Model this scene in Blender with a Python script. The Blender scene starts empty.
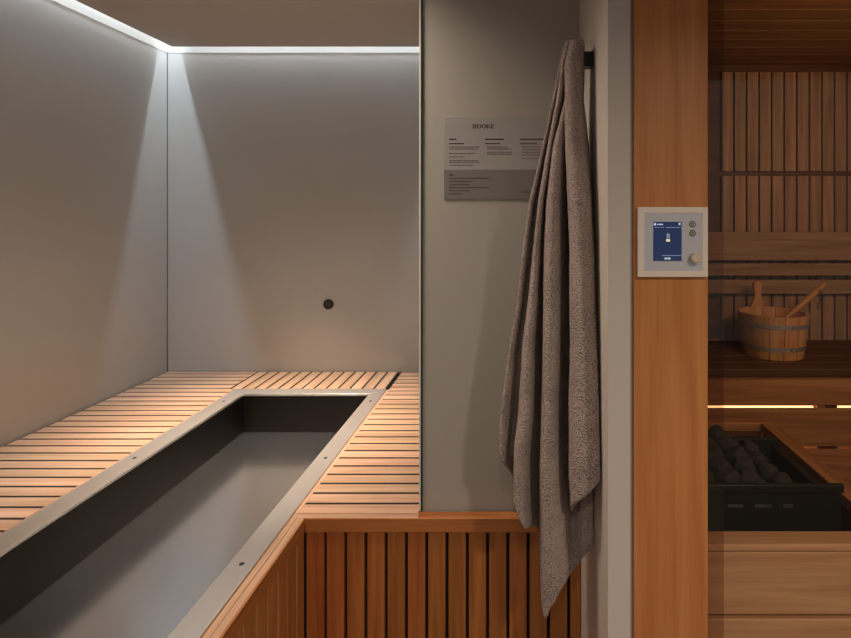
import bpy, bmesh, math, random
from mathutils import Vector, noise
PI = math.pi
SC = bpy.context.scene
COL = SC.collection

# ------------------------------------------------------------------ camera
F, CX, CY, ZC = 545.0, 519.0, 213.0, 1.55          # focal length in px, vanishing point, eye height
cam_d = bpy.data.cameras.new('camera'); cam = bpy.data.objects.new('camera', cam_d); COL.objects.link(cam)
cam.location = (0, 0, ZC); cam.rotation_euler = (PI/2, 0, 0)
cam_d.sensor_width = 36; cam_d.lens = F/851*36
cam_d.shift_x = -(CX-425.5)/851; cam_d.shift_y = -(319-CY)/851
cam_d.clip_start = .02
SC.camera = cam

# ------------------------------------------------------------------ world, lights, exposure
w = bpy.data.worlds.new('world'); SC.world = w; w.use_nodes = True
w.node_tree.nodes['Background'].inputs[0].default_value = (1.0, .87, .77, 1)
w.node_tree.nodes['Background'].inputs[1].default_value = .28

def area(name, loc, size, power, col, rot=(0, 0, 0), spread=PI, shape='RECTANGLE'):
    d = bpy.data.lights.new(name, 'AREA'); d.shape = shape
    d.size = size[0]; d.size_y = size[1]; d.energy = power; d.color = col; d.spread = spread
    o = bpy.data.objects.new(name, d); COL.objects.link(o); o.location = loc; o.rotation_euler = rot
    return o
COOL = (.70, .85, 1.0); WARM = (1.0, .83, .66)
area('cove_lamp_left', (-1.720, .99, 2.532), (.014, 3.28), 21, COOL)
area('cove_lamp_back', (-.98, 2.678, 2.532), (1.38, .014), 9, COOL)
area('cove_lamp_right', (-.281, 2.04, 2.532), (.014, 1.18), 5, COOL)
area('downlight_niche', (-.95, 2.03, 2.348), (.09, .09), 7, WARM, spread=.95, shape='DISK')
area('fill_tub', (-.62, 1.18, 2.348), (.34, .34), 7.5, WARM, spread=2.2, shape='DISK')  # unseen lamp added to light towel and deck from the left
area('fill_front', (.02, -.60, 2.348), (.12, .12), 6, WARM, spread=2.6, shape='DISK')  # unseen fill added behind the camera for the front faces
area('fill_post', (.75, -.60, 2.348), (.12, .12), 21, WARM, spread=2.6, shape='DISK')  # unseen fill added to brighten the post, panel and guard boards
area('sauna_fill', (1.2, 1.11, 1.85), (.7, .14), 4.2, (1, .66, .38), rot=(1.45, 0, 0))  # added out of view behind the glass to light the sauna interior
area('sauna_bench_lamp', (.95, 2.04, .66), (1.2, .03), 8, (1, .62, .32), rot=(PI/2, 0, 0))

SC.view_settings.view_transform = 'Standard'; SC.view_settings.look = 'None'
SC.view_settings.gamma = 1; SC.view_settings.use_curve_mapping = False
SC.view_settings.exposure = 0.0

# ------------------------------------------------------------------ materials
def srgb(r, g, b):
    f = lambda c: c/12.92 if c <= .04045 else ((c+.055)/1.055)**2.4
    return (f(r/255), f(g/255), f(b/255), 1)

def mat(name, col, rough=.5, metal=0, bump=0, bscale=200, spec=.5, coat=0, sheen=0, emit=None, var=0, vscale=3):
    m = bpy.data.materials.new(name); m.use_nodes = True
    nt = m.node_tree; b = nt.nodes['Principled BSDF']
    b.inputs['Base Color'].default_value = col
    b.inputs['Roughness'].default_value = rough; b.inputs['Metallic'].default_value = metal
    b.inputs['Specular IOR Level'].default_value = spec
    b.inputs['Coat Weight'].default_value = coat; b.inputs['Coat Roughness'].default_value = .12
    if sheen:
        b.inputs['Sheen Weight'].default_value = sheen; b.inputs['Sheen Roughness'].default_value = .5
        b.inputs['Sheen Tint'].default_value = col
    if emit:
        b.inputs['Emission Color'].default_value = emit[0]; b.inputs['Emission Strength'].default_value = emit[1]
    tc = nt.nodes.new('ShaderNodeTexCoord')
    if var:
        n = nt.nodes.new('ShaderNodeTexNoise'); n.inputs['Scale'].default_value = vscale; n.inputs['Detail'].default_value = 4
        nt.links.new(tc.outputs['Object'], n.inputs['Vector'])
        hs = nt.nodes.new('ShaderNodeHueSaturation'); hs.inputs['Color'].default_value = col
        mr = nt.nodes.new('ShaderNodeMapRange'); mr.inputs['To Min'].default_value = 1-var; mr.inputs['To Max'].default_value = 1+var
        nt.links.new(n.outputs[0], mr.inputs['Value']); nt.links.new(mr.outputs[0], hs.inputs['Value'])
        nt.links.new(hs.outputs[0], b.inputs['Base Color'])
    if bump:
        n = nt.nodes.new('ShaderNodeTexNoise'); n.inputs['Scale'].default_value = bscale; n.inputs['Detail'].default_value = 3
        nt.links.new(tc.outputs['Object'], n.inputs['Vector'])
        bp = nt.nodes.new('ShaderNodeBump'); bp.inputs['Strength'].default_value = bump; bp.inputs['Distance'].default_value = .002
        nt.links.new(n.outputs[0], bp.inputs['Height']); nt.links.new(bp.outputs[0], b.inputs['Normal'])
    return m

def wood(name, dark, light, rough=.45, var=.22, knots=False):
    m = bpy.data.materials.new(name); m.use_nodes = True
    nt = m.node_tree; b = nt.nodes['Principled BSDF']; L = nt.links.new
    b.inputs['Roughness'].default_value = rough; b.inputs['Specular IOR Level'].default_value = .35
    uv = nt.nodes.new('ShaderNodeUVMap'); uv.uv_map = 'UVMap'
    def tex(sx, sy, det, dist):
        mp = nt.nodes.new('ShaderNodeMapping'); mp.inputs['Scale'].default_value = (sx, sy, 1); L(uv.outputs[0], mp.inputs[0])
        n = nt.nodes.new('ShaderNodeTexNoise'); n.inputs['Scale'].default_value = 1; n.inputs['Detail'].default_value = det
        n.inputs['Distortion'].default_value = dist; L(mp.outputs[0], n.inputs['Vector']); return n
    a = tex(1.6, 34, 4, .8); c = tex(5, 260, 2, .2)
    mx = nt.nodes.new('ShaderNodeMath'); mx.operation = 'MULTIPLY_ADD'; mx.inputs[1].default_value = .35
    L(c.outputs[0], mx.inputs[0]); L(a.outputs[0], mx.inputs[2])
    cr = nt.nodes.new('ShaderNodeValToRGB'); cr.color_ramp.elements[0].position = .45; cr.color_ramp.elements[1].position = .85
    cr.color_ramp.elements[0].color = dark; cr.color_ramp.elements[1].color = light
    L(mx.outputs[0], cr.inputs[0])
    at = nt.nodes.new('ShaderNodeAttribute'); at.attribute_name = 'rnd'
    mr = nt.nodes.new('ShaderNodeMapRange'); mr.inputs['To Min'].default_value = 1-var; mr.inputs['To Max'].default_value = 1+var
    L(at.outputs['Fac'], mr.inputs['Value'])
    hs = nt.nodes.new('ShaderNodeHueSaturation'); L(mr.outputs[0], hs.inputs['Value']); L(cr.outputs[0], hs.inputs['Color'])
    mh = nt.nodes.new('ShaderNodeMapRange'); mh.inputs['To Min'].default_value = .507; mh.inputs['To Max'].default_value = .493
    L(at.outputs['Fac'], mh.inputs['Value']); L(mh.outputs[0], hs.inputs['Hue'])
    L(hs.outputs[0], b.inputs['Base Color'])
    bp = nt.nodes.new('ShaderNodeBump'); bp.inputs['Strength'].default_value = .15; bp.inputs['Distance'].default_value = .001
    L(c.outputs[0], bp.inputs['Height']); L(bp.outputs[0], b.inputs['Normal'])
    return m

M = {}
M['wall'] = mat('taupe_glass_wall', (.44, .415, .38, 1), .42, coat=.25, var=.03, vscale=1.2)
M['wall_sign'] = mat('grey_wall_sheet', (.41, .385, .35, 1), .5, coat=.05, var=.03, vscale=1.2)
M['plaster'] = mat('pale_plaster', (.64, .58, .53, 1), .7, bump=.05, bscale=90, var=.03)
M['ceil'] = mat('ceiling_board', (.40, .34, .29, 1), .8)
M['slot'] = mat('cove_lining', (.75, .75, .76, 1), .6)
M['slot_dark'] = mat('grey_sealant', (.40, .36, .32, 1), .6)
M['floor'] = mat('floor_tile', (.20, .18, .16, 1), .5, var=.1)
M['joint'] = mat('dark_joint', (.10, .095, .085, 1), .6)
M['glass_edge'] = mat('green_glass_edge', (.035, .045, .038, 1), .25)
M['edge_glint'] = mat('glass_edge_glint', (.80, .82, .78, 1), .45)  # near-white colour stands for the reflection along the glass edge
M['deck'] = wood('pale_deck_wood', srgb(178, 136, 106), srgb(214, 173, 140), .5, .10)
M['clad'] = wood('amber_cladding_wood', srgb(144, 80, 38), srgb(186, 114, 60), .45, .10)
M['side_clad_lit'] = wood('amber_lit_side_wood', srgb(162, 98, 52), srgb(204, 134, 78), .45, .10)  # lighter copy of the cladding wood, side light put into the colour
M['fascia'] = wood('amber_fascia_wood', srgb(158, 94, 48), srgb(188, 120, 66), .45, .05)
M['rail'] = wood('pale_rail_wood', srgb(168, 126, 98), srgb(206, 166, 134), .5, .05)
M['post'] = wood('larch_post_wood', srgb(186, 115, 62), srgb(208, 140, 84), .42, .04)
M['sauna'] = wood('sauna_wood', srgb(130, 94, 68), srgb(172, 134, 104), .5, .10)
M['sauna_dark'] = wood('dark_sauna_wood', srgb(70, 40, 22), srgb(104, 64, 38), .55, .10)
M['sauna_ceil'] = wood('sauna_ceiling_wood', srgb(112, 72, 42), srgb(146, 100, 62), .5, .10)
M['bench'] = wood('bench_wood', srgb(140, 88, 50), srgb(188, 130, 82), .5, .08)
M['guard'] = wood('guard_wood', srgb(196, 144, 102), srgb(226, 178, 134), .5, .06)
M['bucket'] = wood('bucket_wood', srgb(166, 110, 66), srgb(214, 158, 104), .5, .10)
M['dark'] = mat('dark_void', (.012, .010, .008, 1), .9)
M['backing'] = mat('dark_backing', (.020, .013, .009, 1), .9)
M['rim'] = mat('satin_steel_rim', (.76, .69, .63, 1), .36, .78, var=.05, vscale=5)
M['screw'] = mat('dark_screw', (.10, .09, .08, 1), .4, .8)
M['black'] = mat('black_metal', (.012, .011, .010, 1), .4, .3)
M['castiron'] = mat('heater_black', (.013, .012, .011, 1), .5, .3)
M['stone'] = mat('sauna_stone', (.036, .031, .028, 1), .85, bump=.5, bscale=60, var=.3, vscale=25)
M['vent'] = mat('dull_vent', (.10, .09, .085, 1), .5, .4)
M['hoop'] = mat('steel_hoop', (.62, .57, .52, 1), .42, .75)
M['frame'] = mat('panel_frame_cream', (.86, .77, .67, 1), .4)
M['plate'] = mat('panel_plate_grey', (.60, .61, .68, 1), .35, .1)
M['knob'] = mat('beige_knob', (.72, .58, .44, 1), .4)
M['button'] = mat('beige_button', (.46, .42, .33, 1), .4)
M['button_ring'] = mat('button_ring', (.06, .055, .045, 1), .4)
M['screen'] = mat('blue_screen', (.01, .02, .06, 1), .2, emit=(srgb(30, 48, 88), .55))
M['screen_dark'] = mat('screen_footer', (.01, .02, .05, 1), .2, emit=(srgb(30, 40, 66), 1.0))
M['screen_mark'] = mat('screen_marks', (.2, .2, .2, 1), .3, emit=(srgb(176, 184, 200), 1.0))
M['screen_line'] = mat('screen_rules', (.2, .2, .2, 1), .3, emit=(srgb(96, 120, 166), 1.0))
M['screen_warm'] = mat('screen_warm', (.2, .2, .2, 1), .3, emit=(srgb(216, 196, 150), 1.0))
M['sign'] = mat('sign_acrylic', (.37, .355, .345, 1), .35, coat=.1)
M['sign_band'] = mat('sign_grey_band', (.20, .185, .18, 1), .35, coat=.1)
M['ink'] = mat('sign_ink', (.065, .058, .055, 1), .6)
M['ink_mid'] = mat('sign_ink_mid', (.07, .063, .06, 1), .6)
M['ink_soft'] = mat('sign_ink_soft', (.16, .15, .14, 1), .6)
M['cord'] = mat('leather_cord', (.02, .013, .009, 1), .7)
M['led'] = mat('led_tape', (.5, .4, .3, 1), .5, emit=((1.0, .60, .28, 1), 2.6))

def steel():
    m = bpy.data.materials.new('brushed_steel_basin'); m.use_nodes = True
    nt = m.node_tree; b = nt.nodes['Principled BSDF']; L = nt.links.new
    b.inputs['Metallic'].default_value = .975; b.inputs['Roughness'].default_value = .30
    tc = nt.nodes.new('ShaderNodeTexCoord')
    n = nt.nodes.new('ShaderNodeTexNoise'); n.inputs['Scale'].default_value = 2.2; n.inputs['Detail'].default_value = 5
    L(tc.outputs['Object'], n.inputs['Vector'])
    r = nt.nodes.new('ShaderNodeMapRange'); r.inputs['To Min'].default_value = .14; r.inputs['To Max'].default_value = .25
    L(n.outputs[0], r.inputs['Value']); L(r.outputs[0], b.inputs['Roughness'])
    c = nt.nodes.new('ShaderNodeValToRGB'); c.color_ramp.elements[0].color = (.84, .84, .85, 1); c.color_ramp.elements[1].color = (.95, .95, .96, 1)
    L(n.outputs[0], c.inputs[0]); L(c.outputs[0], b.inputs['Base Color'])
    return m
M['steel'] = steel()
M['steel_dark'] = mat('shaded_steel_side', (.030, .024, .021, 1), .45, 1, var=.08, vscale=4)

def terry():
    m = bpy.data.materials.new('taupe_terry_cloth'); m.use_nodes = True
    nt = m.node_tree; b = nt.nodes['Principled BSDF']; L = nt.links.new
    b.inputs['Roughness'].default_value = 1; b.inputs['Specular IOR Level'].default_value = .05
    b.inputs['Sheen Weight'].default_value = .35; b.inputs['Sheen Roughness'].default_value = .6
    b.inputs['Sheen Tint'].default_value = (.6, .5, .44, 1)
    tc = nt.nodes.new('ShaderNodeTexCoord')
    n = nt.nodes.new('ShaderNodeTexVoronoi'); n.inputs['Scale'].default_value = 300; n.feature = 'F1'
    L(tc.outputs['Object'], n.inputs['Vector'])
    inv = nt.nodes.new('ShaderNodeMath'); inv.operation = 'SUBTRACT'; inv.inputs[0].default_value = 1
    L(n.outputs['Distance'], inv.inputs[1]); n = inv
    n2 = nt.nodes.new('ShaderNodeTexNoise'); n2.inputs['Scale'].default_value = 14; n2.inputs['Detail'].default_value = 3
    L(tc.outputs['Object'], n2.inputs['Vector'])
    ad = nt.nodes.new('ShaderNodeMath'); ad.operation = 'MULTIPLY_ADD'; ad.inputs[1].default_value = .9
    L(n2.outputs[0], ad.inputs[0]); L(n.outputs[0], ad.inputs[2])
    c = nt.nodes.new('ShaderNodeValToRGB')
    c.color_ramp.elements[0].position = .6; c.color_ramp.elements[1].position = 1.0
    c.color_ramp.elements[0].color = (.245, .195, .18, 1); c.color_ramp.elements[1].color = (.47, .382, .355, 1)
    L(ad.outputs[0], c.inputs[0]); L(c.outputs[0], b.inputs['Base Color'])
    bp = nt.nodes.new('ShaderNodeBump'); bp.inputs['Strength'].default_value = 1; bp.inputs['Distance'].default_value = .0035
    L(n.outputs[0], bp.inputs['Height']); L(bp.outputs[0], b.inputs['Normal'])
    return m
M['terry'] = terry()

def glass(name, tint, ior=1.45):
    m = bpy.data.materials.new(name); m.use_nodes = True
    nt = m.node_tree; nt.nodes.clear(); L = nt.links.new
    t = nt.nodes.new('ShaderNodeBsdfTransparent'); t.inputs[0].default_value = tint
    g = nt.nodes.new('ShaderNodeBsdfGlossy'); g.inputs['Roughness'].default_value = .02
    f = nt.nodes.new('ShaderNodeFresnel'); f.inputs[0].default_value = ior
    x = nt.nodes.new('ShaderNodeMixShader'); o = nt.nodes.new('ShaderNodeOutputMaterial')
    ge = nt.nodes.new('ShaderNodeNewGeometry'); inv = nt.nodes.new('ShaderNodeMath'); inv.operation = 'SUBTRACT'; inv.inputs[0].default_value = 1
    mu = nt.nodes.new('ShaderNodeMath'); mu.operation = 'MULTIPLY'
    L(ge.outputs['Backfacing'], inv.inputs[1]); L(inv.outputs[0], mu.inputs[0]); L(f.outputs[0], mu.inputs[1])
    L(mu.outputs[0], x.inputs[0]); L(t.outputs[0], x.inputs[1]); L(g.outputs[0], x.inputs[2]); L(x.outputs[0], o.inputs[0])
    return m
M['glass'] = glass('bronze_glass', (.945, .925, .90, 1))
M['glass_strip'] = glass('dark_bronze_glass', (.82, .75, .69, 1))

# ------------------------------------------------------------------ mesh builder
rng = random.Random(7)
class MB:
    def __init__(s): s.v = []; s.f = []; s.uv = []; s.r = []
    def face(s, idx, uv, r): s.f.append(idx); s.uv.append(uv); s.r.append(r)
    def hexa(s, P, grain=0, r=None):
        """8 corners, x-fastest (000,100,010,110,001,101,011,111)"""
        r = rng.random() if r is None else r
        k = len(s.v); s.v += [tuple(p) for p in P]
        for q in ((0, 2, 3, 1), (4, 5, 7, 6), (0, 1, 5, 4), (2, 6, 7, 3), (0, 4, 6, 2), (1, 3, 7, 5)):
            pts = [Vector(P[i]) for i in q]
            n = (pts[1]-pts[0]).cross(pts[2]-pts[0]); ax = max(range(3), key=lambda i: abs(n[i]))
            oth = [i for i in range(3) if i != ax]
            if grain in oth:
                a = grain; c = [i for i in oth if i != grain][0]; sc = 1
            else:
                a, c = oth; sc = .2
            s.face([k+i for i in q], [(p[a]*sc+r*37, p[c]+r*11) for p in pts], r)
        return s
    def box(s, x0, x1, y0, y1, z0, z1, grain=0, r=None):
        return s.hexa([(x, y, z) for z in (z0, z1) for y in (y0, y1) for x in (x0, x1)], grain, r)
    def lathe(s, prof, c, axis=2, seg=32, r=None, close=False):
        r = rng.random() if r is None else r
        k = len(s.v); n = len(prof)
        for j in range(seg):
            a = 2*PI*j/seg
            for (rad, h) in prof:
                p = [rad*math.cos(a), rad*math.sin(a), h]
                if axis == 1: p = [p[0], p[2], p[1]]
                if axis == 0: p = [p[2], p[0], p[1]]
                s.v.append((c[0]+p[0], c[1]+p[1], c[2]+p[2]))
        for j in range(seg):
            j2 = (j+1) % seg
            for i in range(n-1 + (1 if close else 0)):
                i2 = (i+1) % n
                q = [k+j*n+i, k+j2*n+i, k+j2*n+i2, k+j*n+i2]
                if axis == 1: q.reverse()
                s.face(q, [(i*.03, j/seg), (i*.03, (j+1)/seg), (i2*.03, (j+1)/seg), (i2*.03, j/seg)], r)
        return s
    def tube(s, pts, rad, seg=10, r=None):
        r = rng.random() if r is None else r
        pts = [Vector(p) for p in pts]; k = len(s.v); n = len(pts); L = 0
        for i, p in enumerate(pts):
            t = (pts[min(i+1, n-1)]-pts[max(i-1, 0)]).normalized()
            u = t.cross(Vector((0, 0, 1)) if abs(t.z) < .9 else Vector((1, 0, 0))).normalized(); w_ = t.cross(u)
            rr = rad[i] if isinstance(rad, (list, tuple)) else rad
            for j in range(seg):
                a = 2*PI*j/seg; q = p+(u*math.cos(a)+w_*math.sin(a))*rr; s.v.append(tuple(q))
        for i in range(n-1):
            for j in range(seg):
                j2 = (j+1) % seg
                s.face([k+i*seg+j, k+i*seg+j2, k+(i+1)*seg+j2, k+(i+1)*seg+j], [(i*.05, j*.01), (i*.05, j*.01+.01), (i*.05+.05, j*.01+.01), (i*.05+.05, j*.01)], r)
        s.face([k+j for j in range(seg)][::-1], [(0, 0)]*seg, r); s.face([k+(n-1)*seg+j for j in range(seg)], [(0, 0)]*seg, r)
        return s
    def build(s, name, m, parent=None, bevel=0, seg=2, smooth=True, angle=38):
        me = bpy.data.meshes.new(name); me.from_pydata(s.v, [], s.f)
        ul = me.uv_layers.new(name='UVMap'); i = 0
        for fu in s.uv:
            for p in fu: ul.data[i].uv = p; i += 1
        at = me.attributes.new('rnd', 'FLOAT', 'FACE')
        at.data.foreach_set('value', s.r)
        bm = bmesh.new(); bm.from_mesh(me); bmesh.ops.recalc_face_normals(bm, faces=bm.faces); bm.to_mesh(me); bm.free()
        if smooth:
            me.polygons.foreach_set('use_smooth', [True]*len(me.polygons)); me.set_sharp_from_angle(angle=math.radians(angle))
        me.materials.append(m)
        o = bpy.data.objects.new(name, me); COL.objects.link(o)
        if parent: o.parent = parent; o.matrix_parent_inverse = parent.matrix_basis.inverted()
        if bevel:
            b = o.modifiers.new('bevel', 'BEVEL'); b.width = bevel; b.segments = seg; b.limit_method = 'ANGLE'; b.angle_limit = math.radians(40)
        return o

def tag(o, label, cat, group=None):
    o['label'] = label; o['category'] = cat
    if group: o['group'] = group
    return o
def empty(name, loc, label, cat, group=None):
    o = bpy.data.objects.new(name, None); COL.objects.link(o); o.location = loc; o.empty_display_size = .05
    return tag(o, label, cat, group)
def struct(name, mb, m, bevel=0, parent=None):
    o = mb.build(name, m, parent, bevel)
    if not parent: o['kind'] = 'structure'
    return o
def at(px, py, Y): return Vector(((px-CX)*Y/F, Y, ZC-(py-CY)*Y/F))
def text_mesh(name, body, size, loc, m, parent, bold=False, align='LEFT', sx=1):
    cu = bpy.data.curves.new(name, 'FONT'); cu.body = body; cu.size = size; cu.extrude = .0002; cu.align_x = align
    cu.offset = .0003 if bold else 0
    tmp = bpy.data.objects.new(name+'_src', cu); COL.objects.link(tmp)
    bpy.context.view_layer.update()
    me = bpy.data.meshes.new_from_object(tmp.evaluated_get(bpy.context.evaluated_depsgraph_get()))
    bpy.data.objects.remove(tmp); bpy.data.curves.remove(cu)
    for v in me.vertices:
        x, y, z = v.co; v.co = (loc[0]+x*sx, loc[1]-z, loc[2]+y)
    me.materials.clear(); me.materials.append(m)
    o = bpy.data.objects.new(name, me); COL.objects.link(o)
    o.parent = parent; o.matrix_parent_inverse = parent.matrix_basis.inverted()
    return o

# ------------------------------------------------------------------ layout numbers
XL, YB, ZD, ZR = -1.742, 2.70, .765, .770           # left wall, back wall, deck top, tub rim top
ZCEIL, ZTOP, ZPAN = 2.354, 2.55, 2.345
XP0, XP1, YP = -.259, .160, 1.44                    # sign wall block
TXL, TXR, TYB = -1.189, -.647, 2.351                # basin inside
RXL, RXR, RYB = -1.258, -.588, 2.420                # rim outside
XS, YS = -.550, 1.400                               # outer faces of the wooden surround
P = .0548

# ------------------------------------------------------------------ setting
struct('floor', MB().box(-1.9, 5, -4.5, 2.9, -.1, 0), M['floor'])
wl = MB().box(XL-.12, XL-.006, -1.2, YB+.12, 0, ZTOP); wl.box(XL-.006, XL, -1.2, YB-.003, ZD-.05, ZPAN)
struct('wall_left', wl, M['wall'])
wb = MB().box(XL-.006, .30, YB+.006, YB+.12, 0, ZTOP); wb.box(XL+.003, XP0, YB, YB+.006, ZD-.05, ZPAN)
struct('wall_back', wb, M['wall'])
struct('trim_1', MB().box(XL-.006, XL+.003, YB-.003, YB+.006, ZD-.05, ZPAN), M['joint'])
struct('wall_partition', MB().box(XP0, XP1, YP, YB+.006, ZD-.04, ZTOP), M['wall_sign'])
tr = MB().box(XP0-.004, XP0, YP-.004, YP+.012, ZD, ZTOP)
struct('trim_5', MB().box(XL, XL+.0015, -1.2, YB, ZPAN-.003, ZPAN).box(XL+.0015, XP0, YB-.0015, YB, ZPAN-.003, ZPAN), M['slot_dark'])
struct('trim_2', tr, M['edge_glint'])
struct('trim_3', MB().box(XP0, XP0+.005, YP-.005, YP, ZD, ZTOP), M['glass_edge'])
struct('wall_right', MB().box(XP1, .200, .98, YB+.1, 0, ZTOP).box(.20, .30, 1.062, YB+.1, 0, ZTOP), M['plaster'])
struct('trim_4', MB().box(.200, .2062, .988, 1.06, 0, ZTOP), M['slot_dark'])
ce = MB().box(XL+.065, XP0-.065, -1.2, YB-.065, ZCEIL, ZTOP).box(XP0-.065, 2.4, -1.2, YP-.01, ZCEIL, ZTOP)
struct('ceiling', ce, M['ceil'])
struct('ceiling_slab', MB().box(XL-.12, 2.4, -1.2, 2.9, ZTOP, ZTOP+.06), M['slot'])

# ------------------------------------------------------------------ steel tub
tub = empty('steel_tub', (-.92, 1.3, ZR), 'long sunken stainless steel tub with a wide flat rim in the wooden deck', 'tub')
YF = .45; ZB = .605
mb = MB()
def quad(m_, a, b, c, d): 
    k = len(m_.v); m_.v += [a, b, c, d]; m_.face([k, k+1, k+2, k+3], [(p[1], p[0]) for p in (a, b, c, d)], .5)
t_ = .004
rim = MB()
def mitre(m_, x0, x1, y0, y1, X0, X1, Y0, Y1, z0, z1):
    """mitred frame between inner rect (x,y) and outer rect (X,Y)"""
    inn = [(x0, y0), (x1, y0), (x1, y1), (x0, y1)]; out = [(X0, Y0), (X1, Y0), (X1, Y1), (X0, Y1)]
    for i in range(4):
        j = (i+1) % 4
        a, b, c, d = out[i], out[j], inn[j], inn[i]
        m_.hexa([(a[0], a[1], z0), (b[0], b[1], z0), (d[0], d[1], z0), (c[0], c[1], z0),
                 (a[0], a[1], z1), (b[0], b[1], z1), (d[0], d[1], z1), (c[0], c[1], z1)])
mitre(rim, TXL, TXR, YF, TYB, RXL, RXR, YF-.07, RYB, ZR-.010, ZR)
rim.build('rim', M['rim'], tub, .0012)
ba = MB()
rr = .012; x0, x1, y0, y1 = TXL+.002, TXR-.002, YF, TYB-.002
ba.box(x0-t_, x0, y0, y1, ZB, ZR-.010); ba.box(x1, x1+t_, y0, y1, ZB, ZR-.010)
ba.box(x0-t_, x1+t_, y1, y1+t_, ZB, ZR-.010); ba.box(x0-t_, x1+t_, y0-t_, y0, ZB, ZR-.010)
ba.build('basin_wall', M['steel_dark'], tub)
MB().box(x0-t_, x1+t_, y0-t_, y1+t_, ZB-.006, ZB).build('basin_floor', M['steel'], tub)
for x in (-1.224, -.616):
    for y in (1.211, 1.735, 2.26):
        MB().lathe([(0, .0006), (.0022, .0006), (.0022, .0018), (.0052, .0014), (.0060, 0), (.0060, -.002)], (x, y, ZR), seg=16).build('screw', M['screw'], tub)

# ------------------------------------------------------------------ slatted decks
def slats_x(xa, xb, grooves, y0, y1, gap=.0105, xb2=None):
    m_ = MB(); ys = [y0]+sorted(g for g in grooves if y0 < g < y1)+[y1]
    for i in range(len(ys)-1):
        a = ys[i]+(gap/2 if i else 0); b = ys[i+1]-(gap/2 if i < len(ys)-2 else 0)
        if b-a > .004: m_.box(xa, xb2 if xb2 and (a+b)/2 > RYB else xb, a, b, ZD-.022, ZD, 0)
    return m_
dl = empty('slatted_deck', (-1.5, 1.5, ZD-.05), 'slatted pale wooden deck strip between the left wall and the tub', 'deck')
g0 = [1.948+P*k for k in range(-28, 14)]
slats_x(XL+.006, RXL-.012, g0, .45, YB-.006, xb2=-1.294).build('slats', M['deck'], dl, .0004)
MB().box(RXL-.012, RXL-.001, .45, RYB, ZD-.022, ZD, 1).build('edge_strip', M['deck'], dl, .001)
MB().box(XL+.004, RXL-.004, .45, RYB-.002, ZD-.024, ZD-.0008).box(XL+.004, -1.292, RYB-.002, YB-.004, ZD-.024, ZD-.0008).build('dark_joint', M['backing'], dl)
db = empty('slatted_deck', (-.93, 2.56, ZD-.05), 'short slatted deck strip at the head of the tub below the wall nozzle', 'deck')
m_ = MB(); xs = [-1.290+.0534*k for k in range(14)]
for i in range(13): m_.box(xs[i]+.005, xs[i+1]-.005, RYB+.012, YB-.006, ZD-.022, ZD, 1)
m_.build('slats', M['deck'], db, .0004)
MB().box(-1.286, -.600, RYB+.001, RYB+.012, ZD-.022, ZD, 0).build('edge_strip', M['deck'], db, .001)
MB().box(-1.289, -.592, RYB+.002, YB-.004, ZD-.024, ZD-.0008).build('dark_joint', M['backing'], db)
dr = empty('slatted_deck', (-.4, 1.9, ZD-.05), 'slatted deck strip between the tub and the grey partition with the sign', 'deck')
g1 = [1.4732+P*k for k in range(0, 23)]
m_ = slats_x(RXR+.011, XP0-.005, g1, YS+.0255, YB-.006)
m_.build('slats', M['deck'], dr, .0004)
MB().box(RXR+.001, RXR+.011, YS+.0255, RYB, ZD-.022, ZD, 1).build('edge_strip', M['deck'], dr, .001)
MB().box(RXR+.001, XP0-.003, YS+.0045, YS+.024, ZD-.022, ZD, 0, .5).build('nosing', M['deck'], dr, .001)
MB().box(RXR+.003, XP0-.008, YS+.026, YB-.004, ZD-.024, ZD-.0008).build('dark_joint', M['backing'], dr)

# wooden cladding of the tub surround: front and side
fr = empty('tub_cladding', (-.2, YS, 0), 'amber vertical slat cladding under the deck below the hanging towel', 'cladding')
MB().box(XS+.0005, XP1-.002, YS, YS+.0042, ZD-.036, ZD-.0005, 0, .5).build('fascia', M['fascia'], fr, .0008)
MB().box(XP0-.003, XP1-.002, YS+.0045, YP-.006, ZD-.020, ZD-.0003, 0, .5).build('ledge', M['fascia'], fr, .001)
m_ = MB(); x = XS+.0015
while x < XP1-.01:
    m_.box(x, min(x+.0438, XP1-.002), YS+.006, YS+.022, .04, ZD-.0240, 2); x += .0524
m_.build('slats', M['clad'], fr, .001)
MB().box(XS-.006, XP1-.002, YS+.0225, YS+.040, .02, ZD-.026).build('backing', M['backing'], fr)
sd = empty('tub_cladding', (XS, 1.0, 0), 'amber slatted side panel below the right rim of the tub', 'cladding')
MB().box(RXR+.001, RXR+.016, .40, YS+.004, ZD-.022, ZD, 1, .5).box(RXR+.0172, XS-.0043, .40, YS+.004, ZD-.022, ZD, 1, .6).build('top_rail', M['rail'], sd, .001)
MB().box(XS-.0042, XS, .40, YS-.0005, ZD-.036, ZD-.0005, 1, .5).build('fascia', M['fascia'], sd, .0008)
m_ = MB(); y = YS+.008
while y > .45:
    m_.box(XS-.020, XS-.0044, y-.0478, y, .04, ZD-.0240, 2); y -= .0524
m_.build('slats', M['side_clad_lit'], sd, .0015)
MB().box(XS-.034, XS-.0205, .42, YS+.009, .02, ZD-.026).build('backing', M['backing'], sd)

# ------------------------------------------------------------------ wall nozzle
c = at(328.6, 304.2, YB)
nz = empty('wall_nozzle', c, 'small round dark water nozzle on the back wall', 'nozzle')
MB().lathe([(.0155, -.006), (.0165, -.010), (.0235, -.010), (.0245, -.007), (.0245, 0)], c, axis=1, seg=32).build('ring', M['black'], nz)
MB().lathe([(0, -.0060), (.0085, -.0065), (.0095, -.004), (.0155, -.004)], c, axis=1, seg=24).build('jet', M['screw'], nz)

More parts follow.
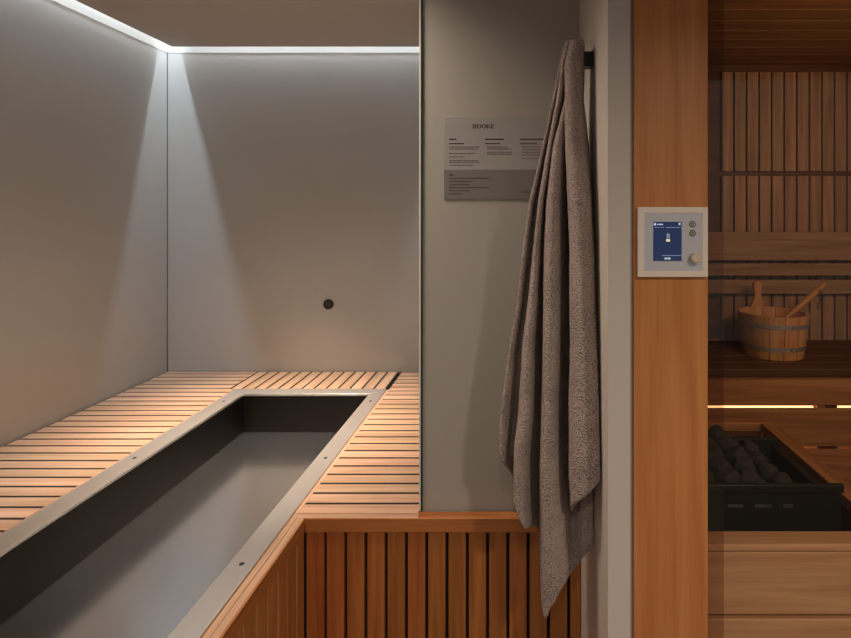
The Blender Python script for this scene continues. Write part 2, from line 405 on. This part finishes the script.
# ------------------------------------------------------------------ information sign
YSG = YP-.0030; px = YSG/F
a = at(444, 117, YSG); b = at(556.5, 199, YSG); mid = at(444, 169.8, YSG).z
sg = empty('information_sign', ((a.x+b.x)/2, YP, b.z), 'landscape grey printed information sign on the wall behind the towel', 'sign')
MB().box(a.x, b.x, YSG, YP-.0005, mid, a.z).build('sheet', M['sign'], sg, .0005)
MB().box(a.x, b.x, YSG, YP-.0005, b.z, mid).build('lower_band', M['sign_band'], sg, .0005)
def poly(m_, pts):
    A = [at(x, y, YSG-.0004) for x, y in pts]; k = len(m_.v); n = len(A)
    m_.v += [tuple(p) for p in A]+[(p.x, YSG-.0001, p.z) for p in A]
    m_.face(list(range(k, k+n)), [(0, 0)]*n, .5)
    for i in range(n):
        q = (i+1) % n; m_.face([k+i, k+n+i, k+n+q, k+q], [(0, 0)]*4, .5)
def serif_word(m_, x, yt, yb, word):
    h = yb-yt; bar = lambda a, b, c, d: poly(m_, [(a, c), (b, c), (b, d), (a, d)])
    for ch in word:
        if ch == 'H':
            bar(x+.25, x+1.25, yt, yb); bar(x+2.75, x+3.75, yt, yb); bar(x+1.25, x+2.75, yt+h*.45, yt+h*.58)
            for sx in (x, x+2.5):
                bar(sx, sx+1.5, yt-.2, yt+.1); bar(sx, sx+1.5, yb-.1, yb+.2)
            x += 4.5
        if ch == 'O':
            cx, cy = x+2.1, (yt+yb)/2; N = 20
            for i in range(N):
                a, b = 2*PI*i/N, 2*PI*(i+1)/N
                poly(m_, [(cx+2.1*math.cos(a), cy+(h/2+.2)*math.sin(a)), (cx+2.1*math.cos(b), cy+(h/2+.2)*math.sin(b)),
                          (cx+1.05*math.cos(b), cy+(h/2-.2)*math.sin(b)), (cx+1.05*math.cos(a), cy+(h/2-.2)*math.sin(a))])
            x += 4.6
        if ch == 'K':
            bar(x+.25, x+1.25, yt, yb); bar(x, x+1.5, yt-.2, yt+.1); bar(x, x+1.5, yb-.1, yb+.2)
            poly(m_, [(x+1.25, yt+h*.62), (x+3.1, yt), (x+3.5, yt), (x+1.25, yt+h*.75)])
            poly(m_, [(x+1.9, yt+h*.48), (x+2.6, yt+h*.32), (x+4.2, yb), (x+3.1, yb)])
            x += 4.5
        if ch == 'E':
            bar(x+.25, x+1.25, yt, yb)
            bar(x, x+3.3, yt-.2, yt+.2); bar(x, x+3.4, yb-.2, yb+.2); bar(x+1.25, x+2.6, yt+h*.43, yt+h*.56)
            bar(x+3.0, x+3.3, yt, yt+1); bar(x+3.1, x+3.4, yb-1, yb)
            x += 4.1
    return m_
serif_word(MB(), 472.6, 124.2, 128.2, 'HOOKE').build('title', M['ink'], sg, smooth=False)
def line(nm, m, x0, x1, y, h=.9, words=True):
    m_ = MB()
    """a row of unreadably small print: word-sized dashes"""
    x = x0
    while x < x1-.4:
        l = min(rng.uniform(1.5, 5.5), x1-x) if words else x1-x
        A = at(x, y-h/2, YSG); B = at(x+l, y+h/2, YSG)
        m_.box(A.x, B.x, YSG-.0004, YSG-.0001, B.z, A.z); x += l+.4
    m_.build(nm, m, sg)
for q in ((449, 456.5, 139.3, 1.4, False), (485, 504, 139.3, 1.3, False), (520, 548, 139.3, 1.3, False), (449, 464, 143.6, 1.0, False), (485, 500, 143.6, 1.0, False), (520, 537, 143.6, 1.0, False), (449, 453, 174.8, 1.2, False)):
    line('heading_line', M['ink'], *q)
for x0, x1, y in ((449, 480, 147), (449, 478, 149), (449, 475, 153.5), (449, 464, 156.8), (449, 478, 160.5), (449, 480, 162.3), (449, 474, 165.2),
                  (487, 508, 147), (487, 512, 149), (487, 512, 152.2), (487, 512, 154.2),
                  (522, 548, 147), (522, 546, 149.6), (522, 548, 152.3), (522, 545, 155), (522, 543, 158.5),
                  (449, 489, 178.1), (449, 473, 181.2), (449, 470, 184.4), (449, 489, 187.4), (449, 469, 190.6), (449, 462, 193.8), (521, 536, 192)):
    line('print_line', M['ink_mid'] if y > 175 else M['ink_soft'], x0, x1, y, .8)

# ------------------------------------------------------------------ wooden post and control panel
tag(MB().box(.2062, .340, .98, 1.06, 0, ZCEIL, 2, .4).build('door_post', M['post'], None, .0015),
    'broad larch coloured wooden post beside the sauna glass carrying the control panel', 'post')
YC = .969; s_ = YC/F
def pr(m_, x0, x1, y0, y1, ya, yb):
    A = at(x0, y0, YC); B = at(x1, y1, YC); m_.box(A.x, B.x, ya, yb, B.z, A.z); return m_
cc = at(673, 242, YC)
cp = empty('control_panel', (cc.x, .98, cc.z-.06), 'square sauna control panel with a blue screen on the wooden post', 'control panel')
m_ = MB(); A = at(638, 207, YC); B = at(708, 277, YC)
mitre_z = MB()
iA = at(644.3, 213, YC); iB = at(702.3, 271, YC)
for (x0, x1, z0, z1) in ((A.x, B.x, iA.z, A.z), (A.x, B.x, B.z, iB.z), (A.x, iA.x, iB.z, iA.z), (iB.x, B.x, iB.z, iA.z)):
    m_.box(x0, x1, YC, .9795, z0, z1)
m_.build('frame', M['frame'], cp, .0006)
pr(MB(), 644.3, 702.3, 213, 271, YC+.0012, .9785).build('faceplate', M['plate'], cp)
scn = pr(MB(), 653.3, 681.8, 221.8, 261, YC+.0006, YC+.0013).build('screen', M['screen'], cp)
pr(MB(), 653.3, 681.8, 256.5, 261, YC+.0003, YC+.0007).build('screen_footer', M['screen_dark'], scn)
for q in ((653.9, 656, 223, 225.4), (657, 658.5, 224, 224.9), (658.9, 663, 223.8, 225), (678.8, 680.5, 222.8, 225)): pr(MB(), *q, YC+.0001, YC+.0005).build('status_mark', M['screen_mark'], scn)
mk = MB()
for q in ((667, 667.4, 234.0, 240), (669, 669.4, 234.0, 240), (667, 669.4, 233.8, 234.3), (667, 669.4, 236.6, 236.9)): pr(mk, *q, YC+.0001, YC+.0005)
mk.build('thermometer_icon', M['screen_mark'], scn)
for q in ((664.6, 667, 257.6, 259.4), (667.6, 668.6, 257.4, 259.4), (669, 670.4, 257.6, 259.4)): pr(MB(), *q, YC-.0001, YC+.0004).build('footer_mark', M['screen_mark'], scn)
for q in ((654.3, 659.8, 227.2, 227.7), (661.2, 664, 227.2, 227.7), (666, 680.5, 227.2, 227.7), (662, 681.5, 255.2, 255.8)): pr(MB(), *q, YC+.0001, YC+.0005).build('screen_rule', M['screen_line'], scn)
pr(MB(), 666.2, 670, 239.2, 241.6, YC-.0001, YC+.0004).build('thermometer_bulb', M['screen_warm'], scn)
for yy in (224.3, 233.3):
    c = at(692.6, yy, YC)
    bt = MB().lathe([(0, -.002), (.0040, -.002), (.0045, -.0012), (.0045, .003)], (c.x, YC+.002, c.z), axis=1, seg=24).build('button', M['button'], cp)
    MB().lathe([(.0046, -.001), (.0060, -.001), (.0064, .0005), (.0064, .003)], (c.x, YC+.002, c.z), axis=1, seg=24).build('button_ring', M['button_ring'], bt)
    MB().lathe([(.0016, -.0024), (.0024, -.0024), (.0026, -.0018)], (c.x, YC+.002, c.z), axis=1, seg=16).build('button_mark', M['button_ring'], bt)
c = at(694.0, 257.6, YC)
MB().lathe([(0, -.016), (.0068, -.016), (.0082, -.0146), (.0086, .002)], (c.x, YC+.002, c.z), axis=1, seg=36).build('knob', M['knob'], cp)

# ------------------------------------------------------------------ hook and towel
hk = at(0, 60.5, 1.18).z
ho = empty('wall_hook', (XP1, 1.18, hk), 'square black metal wall hook holding the towel', 'hook')
MB().box(.105, XP1, 1.165, 1.195, hk-.016, hk+.016).build('peg', M['black'], ho, .002)
MB().box(.100, .1065, 1.161, 1.199, hk-.020, hk+.024).build('end_stop', M['black'], ho, .002)

def lerp_table(tab, y):
    """tab: [(y, [values])] rising y"""
    if y <= tab[0][0]: return tab[0][1]
    for (ya, va), (yb, vb) in zip(tab, tab[1:]):
        if y <= yb:
            t = (y-ya)/(yb-ya); return [p+(q-p)*t for p, q in zip(va, vb)]
    return tab[-1][1]
def catmull(vals, u):
    n = len(vals)-1; x = min(max(u, 0), 1)*n; i = min(int(x), n-1); t = x-i
    p0, p1, p2, p3 = vals[max(i-1, 0)], vals[i], vals[i+1], vals[min(i+2, n)]
    return p1+.5*t*((p2-p0)+t*((2*p0-5*p1+4*p2-p3)+t*(3*(p1-p2)+p3-p0)))
def sheet(bm, tab, top, bot, nu=110, nv=150, wob=.0012):
    """tab rows: (y, [(x_px, Y), ...]); top/bot: per-knot y in px"""
    tx = [(y, [k[0] for k in ks]) for y, ks in tab]; ty = [(y, [k[1] for k in ks]) for y, ks in tab]
    grid = []
    for j in range(nv+1):
        row = []
        for i in range(nu+1):
            u = i/nu; y0 = catmull(top, u); y1 = catmull(bot, u); y = y0+(y1-y0)*j/nv
            Yd = catmull(lerp_table(ty, y), u); xx = catmull(lerp_table(tx, y), u)
            p = at(xx+1.6*min(1, max(0, (y-60)/120)), y, Yd)
            n = noise.noise_vector(Vector((p.x*22, p.y*22, p.z*9)))*wob*2.2 + noise.noise_vector(Vector((p.x*70, p.y*70, p.z*50)))*wob*.6
            p = p+n; p.x = min(p.x, .1535)
            row.append(bm.verts.new(p))
        grid.append(row)
    for j in range(nv):
        for i in range(nu):
            bm.faces.new((grid[j][i], grid[j+1][i], grid[j+1][i+1], grid[j][i+1]))
bm = bmesh.new()
# main cloth: fold A (far left), B, C, valley, and the corner that runs on behind the right fold
# knots: backA, A edge, A ridge, AB valley, B ridge, B face, BC valley, C edge, C ridge, C turn, valley, behind right fold, right end
main = [
 (40,  [(570,1.200),(567,1.185),(566.5,1.172),(567.5,1.172),(568,1.165),(569,1.16),(570,1.162),(571,1.158),(573,1.150),(576,1.150),(578,1.156),(580,1.166),(581,1.18)]),
 (64,  [(566,1.215),(561.5,1.200),(561.2,1.180),(562,1.180),(562.5,1.172),(563.5,1.168),(565,1.172),(565.5,1.166),(567.5,1.158),(571,1.158),(574,1.165),(578,1.172),(580,1.190)]),
 (100, [(560,1.225),(554.0,1.210),(553.8,1.190),(556.2,1.196),(557,1.180),(559,1.172),(564,1.190),(564.2,1.178),(565,1.164),(566.5,1.166),(569,1.175),(575,1.180),(580,1.200)]),
 (145, [(555,1.235),(544.0,1.220),(543.6,1.196),(547.5,1.206),(548.5,1.184),(550,1.174),(553.0,1.196),(553.5,1.172),(557,1.156),(562,1.160),(567,1.186),(574,1.186),(582,1.200)]),
 (200, [(545,1.245),(529.8,1.230),(528.8,1.200),(536.8,1.212),(537.2,1.184),(540.0,1.172),(545.0,1.204),(545.8,1.166),(551.5,1.144),(559,1.152),(566,1.192),(574,1.188),(584,1.200)]),
 (275, [(538,1.250),(522.3,1.236),(521.0,1.202),(529.6,1.216),(530.0,1.182),(534.5,1.166),(542.4,1.206),(543.2,1.160),(549.5,1.134),(558,1.144),(567,1.196),(576,1.188),(587,1.190)]),
 (345, [(530,1.255),(512.2,1.240),(510.7,1.202),(522.0,1.218),(522.5,1.178),(529.5,1.160),(541.2,1.206),(541.8,1.154),(548.5,1.124),(557,1.136),(566,1.196),(577,1.184),(589,1.180)]),
 (415, [(522,1.258),(502.5,1.240),(501.0,1.200),(517.5,1.218),(518.5,1.170),(527.5,1.152),(539.8,1.204),(540.8,1.148),(547.5,1.116),(556,1.130),(565,1.190),(578,1.176),(590,1.168)]),
 (450, [(520,1.258),(501.5,1.240),(500.0,1.200),(513.5,1.216),(514.0,1.168),(522.5,1.148),(538.5,1.202),(539.8,1.146),(547.0,1.114),(556,1.128),(565,1.180),(580,1.168),(591,1.160)]),
 (500, [(520,1.258),(506.0,1.240),(505.0,1.205),(511.5,1.212),(512.2,1.170),(521.0,1.146),(537.0,1.196),(539.2,1.144),(547.0,1.116),(558,1.128),(569,1.158),(581,1.152),(592,1.150)]),
 (560, [(520,1.258),(508.0,1.240),(508.0,1.205),(513,1.210),(517,1.170),(524.0,1.150),(537.0,1.190),(540.6,1.142),(549.0,1.122),(560,1.128),(571,1.138),(583,1.142),(594.5,1.146)]),
 (616, [(520,1.258),(510.0,1.240),(510.0,1.205),(514,1.210),(520,1.170),(526.0,1.150),(537.0,1.190),(542.0,1.142),(550.0,1.126),(561,1.128),(572,1.132),(584,1.138),(595.0,1.146)]),
]
for y_, ks in main:
    k_ = min(1, max(0, (y_-64)/110))*(1 if y_ < 480 else max(.2, 1-(y_-480)/70))
    for i_, d_ in ((3, .045), (6, .055), (9, .012), (10, .05)): ks[i_] = (ks[i_][0], ks[i_][1]+d_*k_)
bot = [450, 452, 462, 478, 500, 527, 533, 613, 606, 586, 571, 556, 541]
sheet(bm, main, [44, 43, 42, 41, 40.5, 40, 40, 40, 39.5, 39.5, 40, 41, 43], bot)
# right fold D: starts in the valley, comes forward, spans to the right and turns back along the wall
right = [
 (40,  [(577,1.170),(574.5,1.160),(574,1.148),(576,1.142),(580,1.144),(582.6,1.156),(583,1.175),(582,1.20)]),
 (64,  [(573,1.178),(567.5,1.165),(567,1.148),(571,1.140),(577,1.142),(581.5,1.155),(583.5,1.180),(584,1.21)]),
 (100, [(571,1.188),(566.0,1.172),(565.6,1.146),(570,1.134),(577,1.136),(581.0,1.150),(582.6,1.180),(582,1.22)]),
 (145, [(572,1.196),(566.2,1.176),(565.6,1.142),(570,1.128),(577.5,1.130),(582.0,1.142),(585.5,1.172),(587,1.22)]),
 (200, [(574,1.200),(568.4,1.172),(567.6,1.132),(573,1.112),(581,1.114),(586.4,1.128),(589,1.160),(589,1.22)]),
 (275, [(576,1.200),(570.6,1.168),(569.8,1.122),(575,1.098),(583.5,1.100),(589.4,1.116),(591.6,1.150),(591,1.22)]),
 (345, [(576,1.198),(570.6,1.164),(569.6,1.114),(576,1.088),(585.5,1.090),(592.2,1.104),(593.8,1.140),(592,1.22)]),
 (415, [(576,1.194),(569.8,1.160),(568.6,1.108),(576,1.080),(587.5,1.080),(596.2,1.092),(597.6,1.130),(593,1.21)]),
 (470, [(576,1.180),(570.0,1.150),(568.4,1.104),(576,1.076),(588.5,1.074),(597.6,1.082),(599.2,1.120),(594,1.20)]),
 (520, [(578,1.170),(574.0,1.145),(571.6,1.104),(577,1.080),(589.5,1.076),(598.0,1.082),(600.5,1.116),(596,1.19)]),
]
for y_, ks in right:
    k_ = min(1, max(0, (y_-100)/120))
    for i_, d_ in ((3, -.01), (4, -.02), (5, -.03), (6, -.02)): ks[i_] = (ks[i_][0]+(1 if i_ > 4 else 0)*k_, ks[i_][1]+d_*k_)
sheet(bm, right, [43, 41.5, 40.5, 40, 40, 41, 43, 46], [512, 511, 508, 501, 491, 478, 468, 462], 90, 150)
# back layer, hanging closer to the wall side
back = [
 (40,  [(568,1.19),(572,1.205),(577,1.21),(582,1.20)]),
 (100, [(556,1.215),(564,1.235),(574,1.235),(581,1.21)]),
 (275, [(526,1.24),(545,1.27),(566,1.27),(586,1.225)]),
 (450, [(508,1.24),(535,1.28),(563,1.275),(589,1.21)]),
 (540, [(508,1.24),(540,1.26),(570,1.22),(592,1.165)]),
]
sheet(bm, back, [43]*4, [455, 480, 500, 520], 40, 60)
# small roll over the peg
me = bpy.data.meshes.new('hanging_towel'); bm.to_mesh(me); bm.free()
me.polygons.foreach_set('use_smooth', [True]*len(me.polygons)); me.materials.append(M['terry'])
tw = bpy.data.objects.new('hanging_towel', me); COL.objects.link(tw)
so = tw.modifiers.new('thickness', 'SOLIDIFY'); so.thickness = .005; so.offset = 0
tag(tw, 'taupe terry towel hanging in folds from the black wall hook', 'towel')

# ------------------------------------------------------------------ sauna room
YW = 2.42; XR = 2.2; ZSC = ZC+148/F*YW
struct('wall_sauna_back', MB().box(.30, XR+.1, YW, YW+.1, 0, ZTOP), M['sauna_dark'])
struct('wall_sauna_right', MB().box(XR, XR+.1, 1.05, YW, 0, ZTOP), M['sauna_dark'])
m_ = MB(); y = 1.062
while y < YW: m_.box(.30, XR, y, min(y+.098, YW), ZSC, ZSC+.02, 0); y += .1
struct('ceiling_sauna', m_, M['sauna_ceil'], .003)
struct('wall_sauna_left', MB().box(.30, .306, 1.062, YW, 0, ZSC), M['sauna_dark'])
def slat_wall(name, z0, z1, label):
    m_ = MB(); x = at(721.3, 0, YW-.018).x
    while x < XR-.02:
        m_.box(x+.0035, x+.0518, YW-.020, YW-.004, z0, z1, 2); x += .0554
    r_ = empty(name, (1.4, YW, z0), label, 'wall panel')
    m_.build('slats', M['sauna'], r_, .0015)
    MB().box(at(721.3, 0, YW-.018).x+.002, XR-.01, YW-.0035, YW-.0005, z0, z1).build('backing', M['backing'], r_)
YQ = YW-.02
zt = at(0, 72, YQ).z; zg1 = at(0, 171.3, YQ).z; zg2 = at(0, 176, YQ).z
slat_wall('slat_wall_panel', zg1, zt, 'upper vertical board panel high on the sauna back wall')
slat_wall('slat_wall_panel', at(0, 346, YQ).z, zg2, 'lower vertical board panel behind the backrest and the sauna bucket')
br = empty('backrest', (1.3, 2.37, 1.22), 'horizontal board backrest on the sauna wall above the bench', 'backrest')
MB().box(.32, XR-.02, 2.345, 2.37, at(0, 260.5, 2.345).z, at(0, 232, 2.345).z, 0, .6).build('upper_board', M['sauna'], br, .003)
MB().box(.32, XR-.02, 2.345, 2.37, at(0, 275.8, 2.345).z, at(0, 263.3, 2.345).z, 0, .35).build('middle_board', M['sauna'], br, .003)
MB().box(.32, XR-.02, 2.365, 2.382, at(0, 294, 2.365).z, at(0, 280, 2.365).z, 0, .1).build('lower_board', M['sauna'], br, .003)
for x in (.7, 1.3, 1.9): MB().box(x, x+.04, 2.3705, 2.3985, at(0, 294, 2.365).z, at(0, 232, 2.345).z-.004, 2).build('batten', M['sauna_dark'], br)

ZBN = .993
bn = empty('sauna_bench', (1.2, 2.1, 0), 'wide wooden sauna bench with boarded front carrying the bucket', 'bench')
m_ = MB()
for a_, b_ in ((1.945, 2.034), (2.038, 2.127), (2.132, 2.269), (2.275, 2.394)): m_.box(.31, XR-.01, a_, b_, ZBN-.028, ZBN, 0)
m_.build('seat_boards', M['sauna_dark'], bn, .003)  # darker wood puts the shade on the seat into its colour
m_ = MB()
for a_, b_ in ((370, 405.3), (408.6, 446.6), (449.8, 490), (493, 535), (538, 590)): m_.box(.31, XR-.01, 1.96, 1.971, at(0, b_, 1.96).z, min(at(0, a_, 1.96).z, ZBN-.03), 0)
m_.build('front_boards', M['bench'], bn, .002)
for x in (.36, at(822, 0, 1.99).x, 1.75, 2.12): MB().box(x, x+.045, 1.9715, 2.02, 0, ZBN-.029, 2).build('upright', M['sauna_dark'], bn)
zl = at(0, 407, 1.96).z-.024
ls = tag(MB().box(.41, at(818, 0, 1.99).x, 2.022, 2.030, zl-.008, zl+.004).build('led_strip', M['led'], None),
    'glowing warm light strip showing through the upper gap in the bench front', 'light', None)
tag(MB().box(at(838, 0, 1.99).x, 1.74, 2.022, 2.030, zl-.008, zl+.004).build('led_strip', M['led'], None),
    'short glow of a light strip in the bench front gap at the right edge', 'light')

# bucket, ladle
bc = Vector((1.003, 2.155, ZBN+.001)); R0, R1, H = .110, .131, .166
bu = empty('sauna_bucket', bc, 'coopered wooden sauna bucket with two metal hoops on the bench', 'bucket')
m_ = MB(); NS = 14
rad = lambda z: R0+(R1-R0)*z/H
for k in range(NS):
    r_ = rng.random(); a0 = 2*PI*k/NS+.011-.31; a1 = 2*PI*(k+1)/NS-.011-.31
    lug = k == 4
    for q in range(3):
        aa, ab = a0+(a1-a0)*q/3, a0+(a1-a0)*(q+1)/3
        zt_ = H
        cor = []
        for z in (0, zt_):
            for rr_ in (rad(z)-.014, rad(z)):
                for an in (aa, ab): cor.append((bc.x+rr_*math.cos(an), bc.y+rr_*math.sin(an), bc.z+z))
        m_.hexa(cor, 2, r_)
m_.build('staves', M['bucket'], bu)
MB().lathe([(0, .012), (R0-.012, .012), (R0-.012, .026), (0, .026)], bc, seg=28).build('base', M['bucket'], bu)
# tall stave with a rounded grip
hd = bm = None
ha = math.radians(93); hx, hy = bc.x+(R1-.007)*math.cos(ha), bc.y+(R1-.007)*math.sin(ha)
m_ = MB(); prof = [(.030, H-.02), (.029, H+.004), (.020, H+.022), (.0135, H+.045), (.0145, H+.066), (.0175, H+.084), (.0165, H+.096), (.010, H+.104), (.001, H+.106)]
tx, ty = -math.sin(ha), math.cos(ha); nx, ny = math.cos(ha), math.sin(ha)
for (wa, za), (wb, zb) in zip(prof, prof[1:]):
    cor = []
    for w_, z in ((wa, za), (wb, zb)):
        for n_ in (-.007, .007):
            for t in (-1, 1): cor.append((hx+tx*t*w_+nx*n_, hy+ty*t*w_+ny*n_, bc.z+z))
    m_.hexa(cor, 2, .5)
hb = m_.build('stave_grip', M['bucket'], bu, angle=60)
for zc in (.128, .042):
    hp = MB().lathe([(rad(zc-.0085)+.0004, zc-.0085), (rad(zc-.0085)+.0022, zc-.0085), (rad(zc+.0085)+.0022, zc+.0085), (rad(zc+.0085)+.0004, zc+.0085)], bc, seg=48, close=True).build('hoop', M['hoop'], bu)
    an = math.radians(-82); rr_ = rad(zc)+.0022; c = (bc.x+rr_*math.cos(an), bc.y+rr_*math.sin(an)-.001, bc.z+zc)
    MB().lathe([(0, -.0016), (.003, -.0012), (.0036, .002)], c, axis=1, seg=12).build('rivet', M['black'], hp)
la = empty('sauna_ladle', (bc.x, bc.y, bc.z+.03), 'wooden ladle leaning in the bucket with a dark cord loop', 'ladle')
p0 = Vector((bc.x-.05, bc.y-.01, bc.z+.055)); p1 = Vector(((825-CX)*2.225/F, 2.225, ZC-(284-CY)*2.225/F))
d = (p1-p0)
MB().tube([p0+d*t for t in (0, .3, .6, .85, .97, 1)], [.007, .0085, .0105, .0125, .012, .008], 12).build('handle', M['bucket'], la)
MB().lathe([(0, -.022), (.022, -.020), (.034, -.004), (.035, .012), (.031, .012), (.030, -.002), (.019, -.016), (0, -.017)], p0+Vector((-.010, 0, 0)), seg=24).build('scoop', M['bucket'], la)
q = p0+d*.88; lp = [q+Vector((.004, -.012, .006)), q+Vector((.009, -.014, -.012)), q+Vector((.007, -.013, -.036)), q+Vector((-.004, -.013, -.074)), q+Vector((-.010, -.013, -.070)), q+Vector((.003, -.013, -.036)), q+Vector((.002, -.013, -.012)), q+Vector((-.004, -.012, .004))]
MB().tube(lp, .0016, 8).build('cord_loop', M['cord'], la)

# heater and its wooden guard
ZG = .85; GX1 = .806; GY0, GY1 = 1.149, 1.817
gd = empty('heater_guard', (.55, 1.45, 0), 'boarded wooden guard box around the sauna heater', 'guard')
MB().box(.31, 1.9, GY0, GY0+.054, ZG-.016, ZG, 0, .6).build('front_rail', M['guard'], gd, .005)
MB().box(GX1, GX1+.045, GY0+.055, GY1, ZG-.03, ZG, 1, .3).build('side_rail', M['bench'], gd, .003)
MB().box(.31, GX1+.045, GY1+.001, GY1+.045, ZG-.03, ZG, 0, .4).build('back_rail', M['bench'], gd, .003)
m_ = MB()
for a_, b_ in ((553.0, 616.5), (620.5, 690), (694, 760), (764, 830)):
    m_.box(.31, 1.9, GY0+.004, GY0+.026, max(at(0, b_, GY0).z, .02), at(0, a_, GY0).z, 0, .3+.15*rng.random())
m_.build('front_boards', M['guard'], gd, .003)
m_ = MB()
for z1, z0 in ((ZG-.031, .66), (.65, .48), (.47, .30), (.29, .10)):
    m_.box(GX1+.006, GX1+.03, GY0+.055, GY1, z0, z1, 1)
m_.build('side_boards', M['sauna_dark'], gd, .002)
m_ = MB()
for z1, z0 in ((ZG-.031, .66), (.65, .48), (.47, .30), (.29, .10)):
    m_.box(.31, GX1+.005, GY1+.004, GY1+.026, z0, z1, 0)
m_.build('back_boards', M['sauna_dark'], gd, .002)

ht = empty('sauna_heater', (.53, 1.45, 0), 'black sauna heater full of stones behind the tinted glass', 'heater')
HX0, HX1, HY0, HY1, HZ = .33, .77, 1.30, 1.64, at(0, 490, 1.30).z
m_ = MB(); m_.box(HX0, HX1, HY0, HY0+.02, .06, HZ).box(HX0, HX1, HY1-.02, HY1, .06, HZ-.01).box(HX0, HX0+.02, HY0+.02, HY1-.02, .06, HZ).box(HX1-.02, HX1, HY0+.02, HY1-.02, .06, HZ-.03)
m_.build('casing', M['castiron'], ht, .003)
MB().box(HX0+.02, HX1-.02, HY0+.02, HY1-.02, HZ-.115, HZ-.098).build('grate', M['castiron'], ht)
MB().box(HX0, HX1, HY0-.012, HY0, HZ-.002, HZ+.018).build('front_lip', M['black'], ht, .003)
m_ = MB()
zs = at(0, 506.5, 1.296).z
for x0_, x1_ in ((728, 743.5), (755, 771.5), (783.5, 793.5)):
    MB().box(at(x0_, 0, 1.296).x, at(x1_, 0, 1.296).x, HY0-.004, HY0-.0005, zs-.004, zs+.004).build('vent_slot', M['vent'], ht, .001)
def stone_mesh(seed):
    bm = bmesh.new(); bmesh.ops.create_icosphere(bm, subdivisions=3, radius=1)
    for v in bm.verts:
        n = noise.noise(v.co*1.3+Vector((seed*7.3, 0, 0)))*.35+noise.noise(v.co*3+Vector((0, seed*3.1, 0)))*.12
        v.co *= 1+n
        for ax in range(3): v.co[ax] = max(-.72, min(.72, v.co[ax]))
    me = bpy.data.meshes.new('sauna_stone'); bm.to_mesh(me); bm.free()
    me.polygons.foreach_set('use_smooth', [True]*len(me.polygons)); me.materials.append(M['stone']); return me
stones = [stone_mesh(k) for k in range(5)]
for iy in range(5):
    for ix in range(6):
        for lay in range(2):
            x = HX0+.052+ix*.058+(lay % 2)*.02+rng.uniform(-.008, .008); y = HY0+.052+iy*.058+rng.uniform(-.008, .008)
            x = max(x, HX0+.056); y = min(max(y, HY0+.056), HY1-.056)
            if x > .69 or (lay and x > .60): continue
            o = bpy.data.objects.new('sauna_stone', stones[rng.randrange(5)]); COL.objects.link(o)
            o.location = (x, y, HZ-.047+lay*.042+iy*.005+rng.uniform(0, .004)); s0 = .030
            o.scale = (s0*rng.uniform(.9, 1.05), s0*rng.uniform(.9, 1.05), s0*rng.uniform(.8, 1.0)); o.rotation_euler = (rng.uniform(-.5, .5), rng.uniform(-.5, .5), rng.uniform(0, 6))
            tag(o, 'rough grey stone piled on the black sauna heater', 'stone', 'sauna stones on the heater')

# glass front: large pane, with a tinted strip added to darken its left edge
xg = at(723.2, 0, 1.063).x
struct('window_1', MB().box(.341, XR, 1.050, 1.058, .02, ZCEIL-.002), M['glass'])
struct('window_2', MB().box(.341, xg, 1.060, 1.066, .02, ZSC-.01), M['glass_strip'])
